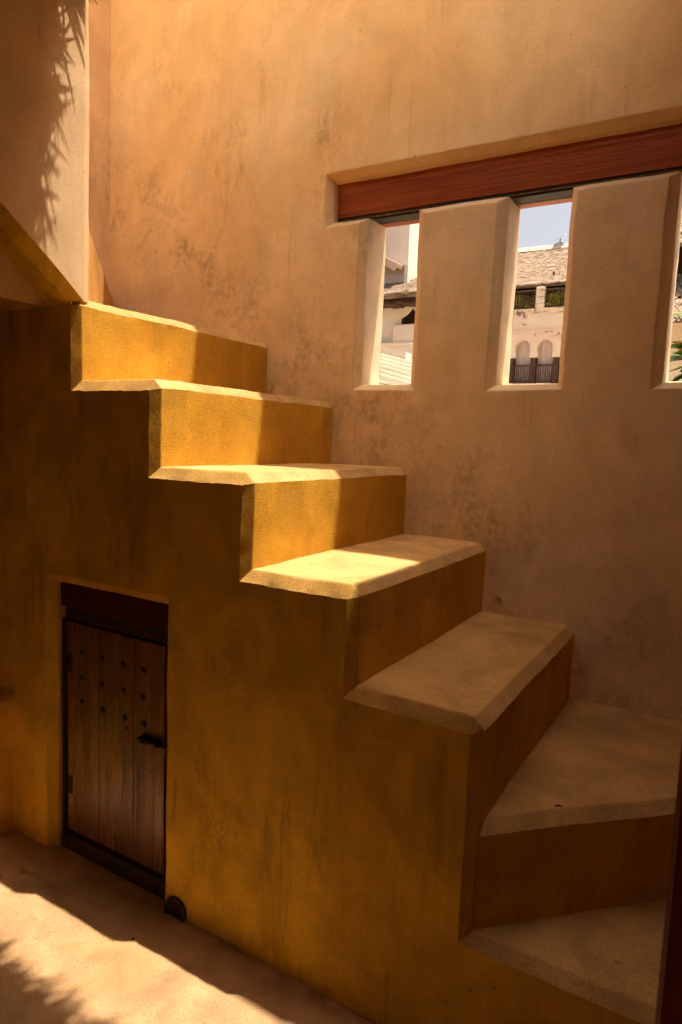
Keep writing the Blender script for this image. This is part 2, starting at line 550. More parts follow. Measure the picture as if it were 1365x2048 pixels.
# winders: six and seven fan round the newel corner at the bottom, one more at the top
nx, ny = X[5], 0.0
dg = Vector((1, 1, 0)).normalized()
pn = Vector((dg.y, -dg.x, 0))                # facing of riser six
z, zn = Z[6], Z[7]
far = Vector((2.145, W, 0))
near = Vector((1.271, 0.020, 0)) - pn * C
body, tread = MB(), MB()
rn, rf = near + pn * C, far + pn * C
body.quad((rn.x, rn.y, zn - 0.02), (rf.x, rf.y, zn - 0.02), (rf.x, rf.y, z - C), (rn.x, rn.y, z - C), R)
st = body.build('step', M['ochre'], stair, 0.0035, True)
tread.quad((rn.x, rn.y, z - C), (rf.x, rf.y, z - C), (far.x, far.y, z), (near.x, near.y, z), R)
tread.quad((nx - 0.01, near.y, z), (near.x, near.y, z), (far.x, far.y, z), (nx - 0.01, W, z), R)
tread.build('tread', M['tread'], st, 0.0035, True)

z = Z[7]
body, tread = MB(), MB()
body.quad((X[5] - C, 0.0, -0.14), (XR, -0.012, -0.14), (XR, -0.012, z - C), (X[5] - C, 0.0, z - C), R)
st = body.build('step', M['flank'], stair, 0.0035, True)
tread.quad((X[5] - C, 0.0, z - C), (XR, -0.012, z - C), (XR, C - 0.012, z), (X[5] - C, C - 0.004, z), R)
tread.quad((X[5] - C, C - 0.004, z), (XR, C - 0.012, z), (XR, W, z), (X[5] - C, W, z), R)
tread.build('tread', M['tread'], st, 0.0035, True)

z, zn = Z[0], Z[1]
pf = Vector((0.7071, 0.7071, 0))
a0, a1 = Vector((-0.032, 0.059, 0)) - pf * 0.012, Vector((XE, W, 0))
body, tread = MB(), MB()
b0, b1 = a0 + pf * 0.012, a1 + pf * 0.012
body.quad((b0.x, b0.y, zn - 0.02), (b1.x, b1.y, zn - 0.02), (b1.x, b1.y, z - 0.012), (b0.x, b0.y, z - 0.012), R)
st = body.build('step', M['edge'], stair, 0.0008, True)
tread.quad((b0.x, b0.y, z - 0.012), (b1.x, b1.y, z - 0.012), (a1.x, a1.y, z), (a0.x, a0.y, z), R)
tread.quad((a0.x, a0.y, z), (a1.x, a1.y, z), (XE, 0.045, z), (XE + 0.2, 0.045, z), 0.04)
tread.build('tread', M['tread'], st, 0.0008, True)

# flank wall with the cupboard opening
DX0, DX1, DZ = -0.153, 0.379, 0.853
def in_flank(u, v):
    if DX0 < u < DX1 and v < DZ:
        return False
    if u > X[5] - C:
        return False
    for k in range(1, 6):
        if u < X[k] - C:
            return v < (Z[k] - CZ if k > 1 else 1.70)
    return False
b = MB()
b.sheet([-1.3, -0.33, DX0, DX1] + [X[k] - C for k in range(1, 6)], [-0.14, DZ, 1.70] + [Z[k] - CZ for k in range(2, 6)],
        in_flank, lambda u, v: (u, 0, v), 0.0125)
cd = 0.027
b.quad((DX0, 0, -0.14), (DX0 + cd, cd, -0.14), (DX0 + cd, cd, DZ - cd), (DX0, 0, DZ), 0.02)
b.quad((DX0, 0, DZ), (DX0 + cd, cd, DZ - cd), (DX1, cd, DZ - cd), (DX1, 0, DZ), 0.02)
b.quad((DX0 + cd, cd, -0.14), (DX0 + cd, 0.16, -0.14), (DX0 + cd, 0.16, DZ - cd), (DX0 + cd, cd, DZ - cd), 0.02)
b.quad((DX0 + cd, cd, DZ - cd), (DX0 + cd, 0.16, DZ - cd), (DX1, 0.16, DZ - cd), (DX1, cd, DZ - cd), 0.03)
b.quad((DX1, 0, DZ), (DX1, cd, DZ - cd), (DX1, cd, -0.14), (DX1, 0, -0.14), 0.03)
b.quad((DX1, cd, DZ - cd), (DX1, 0.16, DZ - cd), (DX1, 0.16, -0.14), (DX1, cd, -0.14), 0.03)
b.quad((DX0, 0.16, -0.14), (DX1 + 0.05, 0.16, -0.14), (DX1 + 0.05, 0.16, DZ), (DX0, 0.16, DZ), 0.5)
b.quad((X[5] - C - 0.03, 0.006, -0.1), (X[5] - 0.006, CY + 0.03, -0.1), (X[5] - 0.006, CY + 0.03, Z[5] - 0.05), (X[5] - C - 0.03, 0.006, Z[5] - 0.05), 0.1)  # hidden backing sheet, added to stop light leaking at the newel
b.build('side_wall', M['flank'], stair, 0.0035, True)

# ------------------------------------------------------------------ wall behind the stair, with three slots under a red beam
wall = empty('stair_wall', (0.6, W, 0), 'tall weathered orange plaster wall behind the stair, pierced by window slots', 'wall')
T, WC = 0.175, 0.030
SF, SI, SB = 1.490, 1.512, 1.527              # sill: front edge, chamfer top, back edge
OF = [(0.405, 0.663), (0.926, 1.181), (1.441, 1.700)]
OI = [(0.428, 0.633), (0.953, 1.160), (1.470, 1.676)]
PT, PTI = 2.103, 2.126
RZ, RX = 2.297, 0.253
HX = XR
def in_wall(u, v):
    if u > RX and PT < v < RZ:
        return False
    if u > OF[0][0] and u < HX and SF < v < PT + 0.001:
        return False
    return True
b = MB()
b.sheet([XE - 0.02, RX, OF[0][0], 0.663, 0.926, 1.181, 1.441, 1.7, HX + 0.02], [-0.14, SF, PT, RZ, 3.2, 4.86], in_wall, lambda u, v: (u, W, v), 0.03)
for (f0, f1), (i0, i1) in zip(OF, OI):        # sills
    b.quad((f0, W, SF), (f1, W, SF), (i1, W + WC, SI), (i0, W + WC, SI), 0.02)
    b.quad((i0, W + WC, SI), (i1, W + WC, SI), (i1, W + T, SB), (i0, W + T, SB), 0.02)
# stub at the left of the first slot
f0, i0 = OF[0][0], OI[0][0]
b.quad((f0, W, SF), (i0, W + WC, SI), (i0, W + WC, PTI), (f0, W, PT), 0.02)
b.quad((i0, W + WC, SI), (i0, W + T, SB), (i0, W + T, PTI + 0.03), (i0, W + WC, PTI), 0.02, 1)
b.quad((RX, W, PT), (f0, W, PT), (i0, W + WC, PTI), (RX + 0.022, W + WC, PTI), 0.02)
b.quad((RX + 0.022, W + WC, PTI), (i0, W + WC, PTI), (i0, W + 0.07, PTI + 0.002), (RX + 0.022, W + 0.07, PTI + 0.002), 0.02)
# recess for the beam
b.quad((RX, W, PT), (RX + 0.022, W + WC, PTI), (RX + 0.022, W + WC, RZ - 0.022), (RX, W, RZ), 0.02)
b.quad((RX + 0.022, W + WC, PTI), (RX + 0.024, W + 0.07, PTI), (RX + 0.024, W + 0.07, RZ - 0.026), (RX + 0.022, W + WC, RZ - 0.022), 0.02)
b.quad((RX, W, RZ), (RX + 0.022, W + WC, RZ - 0.022), (HX, W + WC, RZ - 0.022), (HX, W, RZ), 0.02)
b.quad((RX + 0.022, W + WC, RZ - 0.022), (RX + 0.022, W + 0.07, RZ - 0.026), (HX, W + 0.07, RZ - 0.026), (HX, W + WC, RZ - 0.022), 0.02)
# outer face
def in_back(u, v):
    for i0_, i1_ in OI:
        if i0_ < u < i1_ and SB < v < 2.15:
            return False
    return True
b.sheet([XE - 0.02] + [q for p in OI for q in p] + [HX + 0.02], [-0.14, SB, 2.15, 4.86], in_back, lambda u, v: (u, W + T, v), 0.2, 0, True)
b.quad((XE - 0.02, W, 4.86), (HX + 0.02, W, 4.86), (HX + 0.02, W + T, 4.86), (XE - 0.02, W + T, 4.86), 0.2)
b.build('plaster', [M['wall'], M['jamb']], wall, 0.0045, True)
for k in range(3):                             # pillars between the slots
    p0, q0 = OF[k][1], OI[k][1]
    p1, q1 = (OF[k + 1][0], OI[k + 1][0]) if k < 2 else (HX, HX)
    b = MB()
    b.quad((p0, W, SF), (p1, W, SF), (p1, W, PT), (p0, W, PT), 0.03)
    b.quad((p0, W, PT), (p0 - (p0 - q0), W + WC, PTI), (q0, W + WC, SI), (p0, W, SF), 0.02)
    b.quad((p1, W, SF), (q1, W + WC, SI), (q1, W + WC, PTI), (p1, W, PT), 0.02)
    b.quad((q0, W + WC, PTI), (q0, W + T, PTI + .03), (q0, W + T, SB), (q0, W + WC, SI), 0.02, 1)
    b.quad((q1, W + WC, SI), (q1, W + T, SB), (q1, W + T, PTI + .03), (q1, W + WC, PTI), 0.02, 1)
    b.quad((p0, W, PT), (p1, W, PT), (q1, W + WC, PTI), (q0, W + WC, PTI), 0.02)
    b.quad((q0, W + WC, PTI), (q1, W + WC, PTI), (q1, W + 0.07, PTI + 0.002), (q0, W + 0.07, PTI + 0.002), 0.02)
    b.build('pillar', [M['wall'], M['jamb']], wall, 0.0045, True)
b = MB()
b.box(RX + 0.018, HX, W + 0.056, W + 0.122, 2.150, RZ - 0.020, res=0.03)
tag(b.build('lintel_beam', M['beam'], wall, 0.002, True), 'glossy dark red painted timber beam above the slots')
b = MB()
b.box(RX + 0.018, HX, W + 0.059, W + 0.120, 2.1285, 2.1485, res=0.05)
b.build('lintel_strip', M['strip'], wall, 0.0015)
b = MB()
b.box(RX + 0.018, HX, W + 0.1205, W + 0.1245, 2.1275, 2.1485, res=0.05)
b.box(RX + 0.018, HX, W + 0.0555, W + 0.0585, 2.136, 2.140, res=0.05)
b.build('lintel_bead', M['bead'], wall, 0.0015)
b = MB()
b.box(RX + 0.018, HX, W + 0.125, W + T - 0.004, 2.130, 2.27, res=0.05)
b.build('rear_beam', M['beam_rear'], wall, 0.0015)
# filled holes low on the wall
def plug(x, z, rx, rz, depth):
    b = MB()
    seg = 20
    ring = []
    for rr, yy in ((1.35, 0.0005), (1.15, -0.0035), (1.0, -0.002), (0.9, 0.003 * depth), (0.0, 0.002 * depth)):
        ring.append([Vector((x + rx * rr * math.cos(2 * math.pi * k / seg), W - 0.004 + yy, z + rz * rr * math.sin(2 * math.pi * k / seg))) for k in range(seg)])
    for p, q in zip(ring, ring[1:]):
        for k in range(seg):
            b.quad(p[k], p[(k + 1) % seg], q[(k + 1) % seg], q[k], n=(1, 1))
    return b.build('filled_hole', M['wall'], wall, 0, True)
plug(1.018, 0.776, 0.011, 0.010, 1)
plug(0.017, 1.518, 0.012, 0.022, 0.4)

# ------------------------------------------------------------------ end wall, right hand wall
b = MB()
b.quad((XE, -2.6, 1.5), (XE, W, 1.5), (XE, W, 3.6), (XE, -2.6, 3.6), 0.05)
b.quad((XE, -2.6, 3.6), (XE, W, 3.6), (XE - 0.2, W, 3.6), (XE - 0.2, -2.6, 3.6), 0.2)
tag(b.build('end_wall', M['parapet'], None, 0.004, True), 'narrow strip of pinkish plaster wall closing the stair behind the parapet edge', 'wall')
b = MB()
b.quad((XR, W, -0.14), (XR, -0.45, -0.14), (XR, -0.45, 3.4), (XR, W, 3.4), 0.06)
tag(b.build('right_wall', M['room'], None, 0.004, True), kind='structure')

# ------------------------------------------------------------------ upper flight: parapet face and sloping soffit
upf = empty('upper_flight', (-0.4, -0.3, 1.7), 'pale plastered parapet of the upper flight with sloping underside, half sunlit', 'parapet')
SL = 0.775
E_ = 0.034
def pz(y):
    return 1.700 - SL * (y - 0.0)
b = MB()
YB, YT = -2.6, 0.030
def face(y0, y1, ztop):
    b.quad((0, y0, pz(y0)), (0, y1, pz(y1)), (0, y1, ztop), (0, y0, ztop), 0.025)
face(-0.9, YT, 2.75)
b.quad((0, YB, pz(YB)), (0, -0.9, pz(-0.9)), (0, -0.9, 4.2), (0, YB, 4.2), 0.1)
b.quad((0, YT, pz(YT)), (-0.022, 0.062, pz(YT) + 0.004), (-0.022, 0.062, 2.75), (0, YT, 2.75), 0.016)
b.quad((-0.022, 0.062, 1.66), (-0.12, 0.062, 1.66), (-0.12, 0.062, 2.75), (-0.022, 0.062, 2.75), 0.05)
b.quad((-0.12, 0.062, 1.66), (-0.12, YB, 1.66), (-0.12, YB, 2.75), (-0.12, 0.062, 2.75), 0.1)
b.build('parapet_wall', M['parapet'], upf, 0.0035, True)
b = MB()
b.quad((-E_, YB, pz(YB) - E_), (-E_, 0.0, pz(0) - E_), (0, YT, pz(YT)), (0, YB, pz(YB)), 0.02)
b.quad((-E_, 0, pz(0) - E_), (-E_, 0.045, pz(0.03) - 0.012), (-0.01, 0.050, pz(YT) - 0.001), (0, YT, pz(YT)), 0.01)
b.quad((-1.3, YB, pz(YB) - E_), (-1.3, 0.01, pz(0.01) - E_), (-E_, 0.01, pz(0.01) - E_), (-E_, YB, pz(YB) - E_), 0.04)
b.build('soffit', M['flank'], upf, 0.004, True)

# ------------------------------------------------------------------ cupboard door
dr = empty('cupboard_door', (0.1, 0.05, fz(0.1)), 'small old plank door with iron studs set into the side of the stair', 'door')
x0, x1 = DX0 + cd + 0.002, DX1
b = MB()
b.bevel_box(x0, x1 + 0.02, 0.034, 0.075, 0.747, DZ - cd - 0.002, 0.004)
tag(b.build('lintel_board', M['lintel_red'], dr), 'dark red painted board over the door')
b = MB()
b.bevel_box(x0, x1 + 0.02, 0.052, 0.10, 0.700, 0.745, 0.004)
b.build('frame_head', M['door_frame'], dr)
for fx0, fx1 in ((x0, x0 + 0.009), (0.326, x1 + 0.02)):
    b = MB()
    b.bevel_box(fx0, fx1, 0.066 if fx0 > 0 else 0.036, 0.10, -0.05, 0.699, 0.003)
    b.build('frame_jamb', M['door_frame'], dr)
b = MB()
b.bevel_box(x0, x1 + 0.02, 0.030, 0.10, -0.085, -0.014, 0.006)
tag(b.build('threshold', M['door_frame'], dr), 'worn dark wooden threshold')
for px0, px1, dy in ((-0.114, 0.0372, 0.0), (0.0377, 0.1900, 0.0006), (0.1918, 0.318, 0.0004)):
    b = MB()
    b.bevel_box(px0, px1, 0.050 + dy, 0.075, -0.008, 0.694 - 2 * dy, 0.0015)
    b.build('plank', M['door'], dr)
# studs: domed iron heads in three rows of four
b = MB()
seg, rr = 10, 0.0105
rings = [[Vector((rr * s * math.cos(2 * math.pi * k / seg), -h, rr * s * math.sin(2 * math.pi * k / seg))) for k in range(seg)] for s, h in ((1, 0), (0.85, 0.004), (0.45, 0.0068))]
for p, q in zip(rings, rings[1:]):
    for k in range(seg):
        b.quad(p[k], p[(k + 1) % seg], q[(k + 1) % seg], q[k], n=(1, 1))
b.poly(rings[2])
stud0 = None
for zz, xs in ((0.604, (-0.042, 0.052, 0.144, 0.232)), (0.521, (-0.042, 0.053, 0.148, 0.232)), (0.441, (-0.042, 0.056, 0.151, 0.234))):
    for xx in xs:
        mat = Matrix.Translation((xx + random.uniform(-.002, .002), 0.0515, zz + random.uniform(-.002, .002)))
        if stud0 is None:
            stud0 = b.build('stud', M['iron'], dr, 0, True)
            stud0.matrix_basis = mat
        else:
            share(stud0, 'stud', dr, mat)
share(stud0, 'nail', dr, Matrix.Translation((0.162, 0.0515, 0.408)) @ Matrix.Scale(0.6, 4))
for xx, zz in ((0.226, 0.306), (0.246, 0.304), (0.266, 0.300), (0.292, 0.330)):
    share(stud0, 'nail', dr, Matrix.Translation((xx, 0.0515, zz)) @ Matrix.Scale(0.32, 4))
# sliding bolt
b = MB()
b.bevel_box(0.232, 0.308, 0.0465, 0.0508, 0.386, 0.412, 0.0012)
bolt = b.build('bolt', M['iron'], dr)
b = MB()
b.tube((0.222, 0.0395, 0.397), (0.352, 0.0395, 0.397), 0.0055, seg=10)
b.tube((0.248, 0.0395, 0.397), (0.248, 0.029, 0.392), 0.003, 0.0038, seg=8)
b.build('bolt_rod', M['iron'], bolt, 0, True)
for bx in (0.232, 0.262, 0.300):
    b = MB()
    b.bevel_box(bx - 0.004, bx + 0.004, 0.031, 0.047, 0.389, 0.405, 0.0015)
    b.build('bolt_staple', M['iron'], bolt)
b = MB()
b.bevel_box(0.338, 0.349, 0.030, 0.066, 0.380, 0.412, 0.002)
b.build('bolt_keep', M['iron'], dr)
for hz in (0.150, 0.560):
    b = MB()
    b.tube((-0.117, 0.044, hz - 0.035), (-0.117, 0.044, hz + 0.035), 0.0055, seg=8)
    b.bevel_box(-0.108, -0.088, 0.0475, 0.0500, hz - 0.03, hz + 0.03, 0.0008)
    b.build('hinge', M['iron'], dr)

# ------------------------------------------------------------------ bench at the left, drain, red post
bn = empty('masonry_bench', (-0.7, -0.6, fz(-0.7)), 'low plastered masonry bench with overhanging lip in the left corner', 'bench')
b = MB()
b.quad((-0.33, -2.0, -0.14), (-0.33, 0.01, -0.14), (-0.33, 0.01, 0.385), (-0.33, -2.0, 0.385), 0.03)
b.build('base', M['flank'], bn, 0.004, True)
b = MB()
L = (-0.302, 0.378, 0.424)
b.quad((-0.34, -2.0, L[1]), (-0.34, 0.002, L[1]), (L[0], 0.002, L[1]), (L[0], -2.0, L[1]), 0.02)
b.quad((L[0], -2.0, L[1]), (L[0], 0.002, L[1]), (L[0], 0.002, L[2] - .012), (L[0], -2.0, L[2] - .012), 0.02)
b.quad((L[0], -2.0, L[2] - .012), (L[0], 0.002, L[2] - .012), (L[0] - .012, 0.002, L[2]), (L[0] - .012, -2.0, L[2]), 0.02)
b.quad((L[0] - .012, -2.0, L[2]), (L[0] - .012, 0.002, L[2]), (-1.3, 0.002, L[2]), (-1.3, -2.0, L[2]), 0.04)
b.build('seat', M['flank'], bn, 0.003, True)

dp = empty('drain_pipe', (0.421, -0.01, fz(0.42)), 'short dark drain outlet low in the side wall right of the cupboard door', 'drain')
b = MB()
cx, cz, y0 = 0.421, -0.045, -0.010
seg = 24
prof = ((0.041, 0.03), (0.040, y0 + 0.003), (0.038, y0), (0.033, y0), (0.031, y0 + 0.003), (0.031, 0.10))
rings = [[Vector((cx + r * math.cos(2 * math.pi * k / seg), y, cz + r * math.sin(2 * math.pi * k / seg))) for k in range(seg)] for r, y in prof]
for p, q in zip(rings, rings[1:]):
    for k in range(seg):
        b.quad(p[k], p[(k + 1) % seg], q[(k + 1) % seg], q[k], n=(1, 1))
b.build('collar', M['drain'], dp, 0, True)
b = MB()
b.poly([Vector((cx + 0.033 * math.cos(2 * math.pi * k / seg), -0.0055, cz + 0.033 * math.sin(2 * math.pi * k / seg))) for k in range(seg)])
b.build('bore_shade', M['dark'], dp)  # flat dark disc standing in for the shade inside the pipe

b = MB()
b.bevel_box(1.658, 1.775, -0.46, -0.35, fz(1.7) - 0.02, 2.15, 0.006)
tag(b.build('door_post', M['post'], None, 0.001), 'dark red painted timber post at the lower right edge', 'post')

# ------------------------------------------------------------------ small litter on the stair and floor
def twig(p, q, r, label):
    b = MB()
    p, q = Vector(p), Vector(q)
    m = (p + q) / 2 + Vector((0, 0, 0.001))
    b.tube(p, m, r * 0.7, r, 6)
    b.tube(m, q, r, r * 0.4, 6)
    tag(b.build('twig', M['twig'], None), label, 'twig')
twig((1.395, 0.196, Z[6] + 0.003), (1.411, 0.202, Z[6] + 0.003), 0.0022, 'tiny dark twig lying on the lower fan shaped tread')
twig((0.388, -0.132, fz(.39) + 0.003), (0.394, -0.128, fz(.39) + 0.003), 0.0028, 'tiny dark crumb on the floor at the shadow edge')
twig((1.00, -0.165, fz(1.0) + 0.003), (1.016, -0.160, fz(1.0) + 0.003), 0.0024, 'tiny dark twig on the shaded floor at the bottom')

# ------------------------------------------------------------------ roof over the room: thatch with a ragged eave
roof = empty('thatch_roof', (0.5, 0.0, 2.56), 'ragged dark palm thatch eave at the upper left corner, over the parapet', 'roof')
b = MB()
EY, EZ, RS = -0.045, 2.555, 0.75
def rz(y):
    return EZ + RS * (EY - y)
XC, YC = 1.34, -0.62                            # unseen notch added in the roof corner so sunlit floor brightens the flank
ok = lambda u, v: not (u > XC and v > YC)
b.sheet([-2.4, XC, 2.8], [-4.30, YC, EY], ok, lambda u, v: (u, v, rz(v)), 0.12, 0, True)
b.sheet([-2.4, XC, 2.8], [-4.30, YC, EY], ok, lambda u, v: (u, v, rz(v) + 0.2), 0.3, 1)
b.quad((-2.4, EY, EZ), (XC, EY, EZ), (XC, EY, EZ + 0.2), (-2.4, EY, EZ + 0.2), 0.1)
b.quad((XC, EY, EZ), (XC, YC, rz(YC)), (XC, YC, rz(YC) + 0.2), (XC, EY, EZ + 0.2), 0.1)
b.quad((XC, YC, rz(YC)), (2.8, YC, rz(YC)), (2.8, YC, rz(YC) + 0.2), (XC, YC, rz(YC) + 0.2), 0.1)
b.build('thatch', [M['thatch_core'], M['thatch_top']], roof, 0.012)
b = MB()
rnd = random.Random(11)
def strip(x, y, z, ln, wd, dx, dy, dz, curl):
    """a frond strip: thin, tapered, slightly bent, with real thickness"""
    d = Vector((dx, dy, dz)).normalized()
    s = d.cross(Vector((0.2, 0.3, 1))).normalized()
    n = d.cross(s) * 0.0012
    p0 = Vector((x, y, z))
    p1 = p0 + d * ln * 0.55
    p2 = p0 + d * ln + Vector((0, 0, -curl))
    A = [p0 - s * wd, p0 + s * wd, p1 + s * wd * 0.8, p1 - s * wd * 0.8, p2 + s * wd * 0.12, p2 - s * wd * 0.12]
    for sg in (1, -1):
        B = [q + n * sg for q in A]
        q1, q2 = (B[0], B[1], B[2], B[3]), (B[3], B[2], B[4], B[5])
        b.quad(*(q1 if sg > 0 else q1[::-1]), n=(1, 1))
        b.quad(*(q2 if sg > 0 else q2[::-1]), n=(1, 1))
for q in ((0.004, -0.02, 2.575, .105, .004, .05, 1, -1.0), (0.008, -0.02, 2.575, .110, .004, .10, 1, -.9), (0.014, -0.02, 2.57, .100, .005, .22, 1, -.85), (0.0, -0.02, 2.56, .090, .005, .02, 1, -.8), (0.02, -.02, 2.575, .11, .004, .3, 1, -.8), (0.006, -0.02, 2.555, .095, .004, .15, 1, -.7)):
    strip(*q, 0.004)
x = -1.1
while x < XC + 0.02:
    clump = 0.5 + 0.28 * noise.noise(Vector((x * 5.0, 3.3, 0))) + 0.35 * noise.noise(Vector((x * 24.0, 1.3, 0)))
    for k in range(8):
        y = EY - rnd.uniform(0.0, 0.07)
        ln = rnd.uniform(0.03, 0.085) + 0.06 * max(0, clump)
        strip(x + rnd.uniform(-.01, .01), y, rz(y) + rnd.uniform(-.005, .16), ln, rnd.uniform(0.0015, 0.0045), rnd.gauss(0, 0.5), 1.0, rnd.uniform(-.9, -.25), rnd.uniform(0.0, 0.03))
    x += 0.0085
tag(b.build('fringe', M['straw'], roof), kind='stuff')

# unseen slab inferred from its shadow, lowered and widened to darken the right side
b = MB()
b.bevel_box(1.364, 1.56, 0.266, W - 0.006, 2.75, 2.91, 0.02)
b.bevel_box(1.561, XR + 0.4, -0.45, W - 0.006, 2.75, 2.91, 0.02)
tag(b.build('shading_slab', M['slab']), kind='structure')

# unseen walls added to block and bounce light; roof gap behind admits fill
b = MB()
b.quad((-2.2, -4.6, -0.2), (-2.2, 0.02, -0.2), (-2.2, 0.02, 3.6), (-2.2, -4.6, 5.6), 0.5)
b.quad((2.6, -4.6, -0.2), (-2.2, -4.6, -0.2), (-2.2, -4.6, 5.6), (2.6, -4.6, 5.6), 0.5)
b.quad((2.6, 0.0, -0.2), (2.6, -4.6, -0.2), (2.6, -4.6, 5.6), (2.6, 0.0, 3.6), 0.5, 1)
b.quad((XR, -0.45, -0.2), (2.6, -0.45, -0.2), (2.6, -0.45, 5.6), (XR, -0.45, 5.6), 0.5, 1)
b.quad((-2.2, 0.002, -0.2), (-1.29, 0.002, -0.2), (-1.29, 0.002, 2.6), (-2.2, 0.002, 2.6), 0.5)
tag(b.build('unseen_court_walls', [M['room_pale'], M['room']], None, 0), kind='structure')
#EXTERIOR
# ------------------------------------------------------------------ outside: arcaded house across the roofs (facade y = 36)
YF = 36.0
arc = empty('arcade_house', (-8, YF, -3.2), 'pink white house with arched gallery, curtains and thatched roof seen through the middle slot', 'building')
XA, XB = -15.8, 0.2
BAY, C0 = 1.217, -9.04
ZS, ZA, ZC = 6.21, 7.167, 8.72                # post top, arch crown, coping
HW = 0.425
cents = [C0 + BAY * k for k in range(-3, 5)]
def arch_z(dx):
    """slightly pointed horseshoe"""
    t = min(1.0, abs(dx) / HW)
    return 6.66 + (ZA - 6.66) * math.sqrt(max(0.0, 1 - t ** 2.05))
b = MB()
b.quad((XA, YF, 7.2), (XB, YF, 7.2), (XB, YF, ZC), (XA, YF, ZC), 2)
b.quad((XA, YF, -3.2), (XB, YF, -3.2), (XB, YF, 4.80), (XA, YF, 4.80), 4)
edges = [XA] + [q for c in cents for q in (c - BAY / 2, c + BAY / 2)] + [XB]
b.quad((XA, YF, 4.8), (cents[0] - BAY / 2, YF, 4.8), (cents[0] - BAY / 2, YF, 7.2), (XA, YF, 7.2), 4)
b.quad((cents[-1] + BAY / 2, YF, 4.8), (XB, YF, 4.8), (XB, YF, 7.2), (cents[-1] + BAY / 2, YF, 7.2), 4)
DEP = 0.35
for c in cents:
    N = 20
    xs = [-HW * math.cos(math.pi * k / N) for k in range(N + 1)]
    for k in range(N):
        p, q = xs[k], xs[k + 1]
        b.quad((c + p, YF, arch_z(p)), (c + q, YF, arch_z(q)), (c + q, YF, 7.2), (c + p, YF, 7.2), n=(1, 1))
        b.quad((c + p, YF, arch_z(p)), (c + p, YF + DEP, arch_z(p)), (c + q, YF + DEP, arch_z(q)), (c + q, YF, arch_z(q)), n=(1, 1))
    for s in (-1, 1):                          # the pier below the springing leans in like a horseshoe
        pts = [(HW, 6.66), (HW - 0.012, 6.5), (HW - 0.035, 6.36), (HW - 0.05, ZS)]
        for (u0, w0), (u1, w1) in zip(pts, pts[1:]):
            b.quad((c + s * u0, YF, w0), (c + s * BAY / 2, YF, w0), (c + s * BAY / 2, YF, w1), (c + s * u1, YF, w1), n=(1, 1))
            b.quad((c + s * u0, YF, w0), (c + s * u1, YF, w1), (c + s * u1, YF + DEP, w1), (c + s * u0, YF + DEP, w0), n=(1, 1))
        b.quad((c + s * HW, YF, 6.66), (c + s * BAY / 2, YF, 6.66), (c + s * BAY / 2, YF, 7.2), (c + s * HW, YF, 7.2), n=(1, 1))
b.box(XA, XB, YF - 0.05, YF + 0.2, 7.64, 7.70)
b.box(XA, XB, YF - 0.10, YF + 0.35, ZC, ZC + 0.09)
b.build('wall', M['facade'], arc)
b = MB()
b.box(XA, XB, YF - 0.15, YF + 3.0, 4.68, 4.80)
b.build('gallery_floor', M['far_pink'], arc)
b = MB()
b.quad((XA, YF + 2.4, 4.8), (XB, YF + 2.4, 4.8), (XB, YF + 2.4, 8.7), (XA, YF + 2.4, 8.7), 4)
b.box(XA, XB, YF + 0.36, YF + 3, 7.25, 7.4)
b.build('back_wall', M['far_pink'], arc)
cur = MB()
for k in range(28):
    x0_, x1_ = -0.48 + 0.96 * k / 28, -0.48 + 0.96 * (k + 1) / 28
    w0, w1 = 0.05 * math.sin(k * 1.9) + .02 * math.sin(k * .7), 0.05 * math.sin((k + 1) * 1.9) + .02 * math.sin((k + 1) * .7)
    cur.quad((x0_, w0, 0), (x1_, w1, 0), (x1_, w1 * .4, 2.4), (x0_, w0 * .4, 2.4), n=(1, 1))
cur0 = None
for c in cents:
    m4 = Matrix.Translation((c, YF + 0.5, 4.84))
    if cur0 is None:
        cur0 = cur.build('curtain', M['curtain'], arc)
        cur0.matrix_basis = m4
    else:
        share(cur0, 'curtain', arc, m4)
pst = MB()
pst.bevel_box(-0.14, 0.14, -0.14, 0.14, -1.40, 0, 0.015)
pst.bevel_box(-0.16, 0.16, -0.16, 0.16, -0.08, -0.005, 0.01)
pst.bevel_box(-0.17, 0.17, -0.17, 0.17, -1.42, -1.32, 0.01)
p0_ = None
for k in range(len(cents) + 1):
    m4 = Matrix.Translation((cents[0] - BAY / 2 + BAY * k, YF + 0.16, ZS + 0.002))
    if p0_ is None:
        p0_ = pst.build('post', M['far_wood'], arc)
        p0_.matrix_basis = m4
    else:
        share(p0_, 'post', arc, m4)
bal = MB()
bal.box(-0.022, 0.022, -0.022, 0.022, 0, 1.0)
bal0 = None
def rail(xa, xb, y, z0, z1, n, parent):
    global bal0
    b = MB()
    b.bevel_box(xa, xb, y - 0.05, y + 0.05, z1 - 0.09, z1, 0.01)
    r = b.build('railing', M['far_wood'], parent)
    b = MB()
    b.bevel_box(xa, xb, y - 0.04, y + 0.04, z0, z0 + 0.07, 0.01)
    bo = b.build('bottom_rail', M['far_wood'], None)
    bo.parent = r
    for k in range(n):
        xx = xa + (xb - xa) * (k + 0.5) / n
        m4 = Matrix.Translation((xx, y, z0 + 0.07)) @ Matrix.Diagonal((1, 1, (z1 - z0 - 0.16), 1))
        if bal0 is None:
            bal0 = bal.build('baluster', M['far_wood'])
            o = bal0
        else:
            o = bpy.data.objects.new('baluster', bal0.data)
            col.objects.link(o)
        o.parent = r
        o.matrix_parent_inverse = Matrix()
        o.matrix_basis = m4
for c in cents[1:6]:
    rail(c - BAY / 2 + 0.15, c + BAY / 2 - 0.15, YF + 0.10, 4.90, 5.85, 8, arc)
prs = [-8.255 + k * 2.9 for k in range(-2, 3)]
for px in prs:
    b = MB()
    b.bevel_box(px - 0.235, px + 0.235, YF - 0.10, YF + 0.25, ZC + 0.088, 9.94, 0.03)
    b.build('pier', M['facade'], arc)
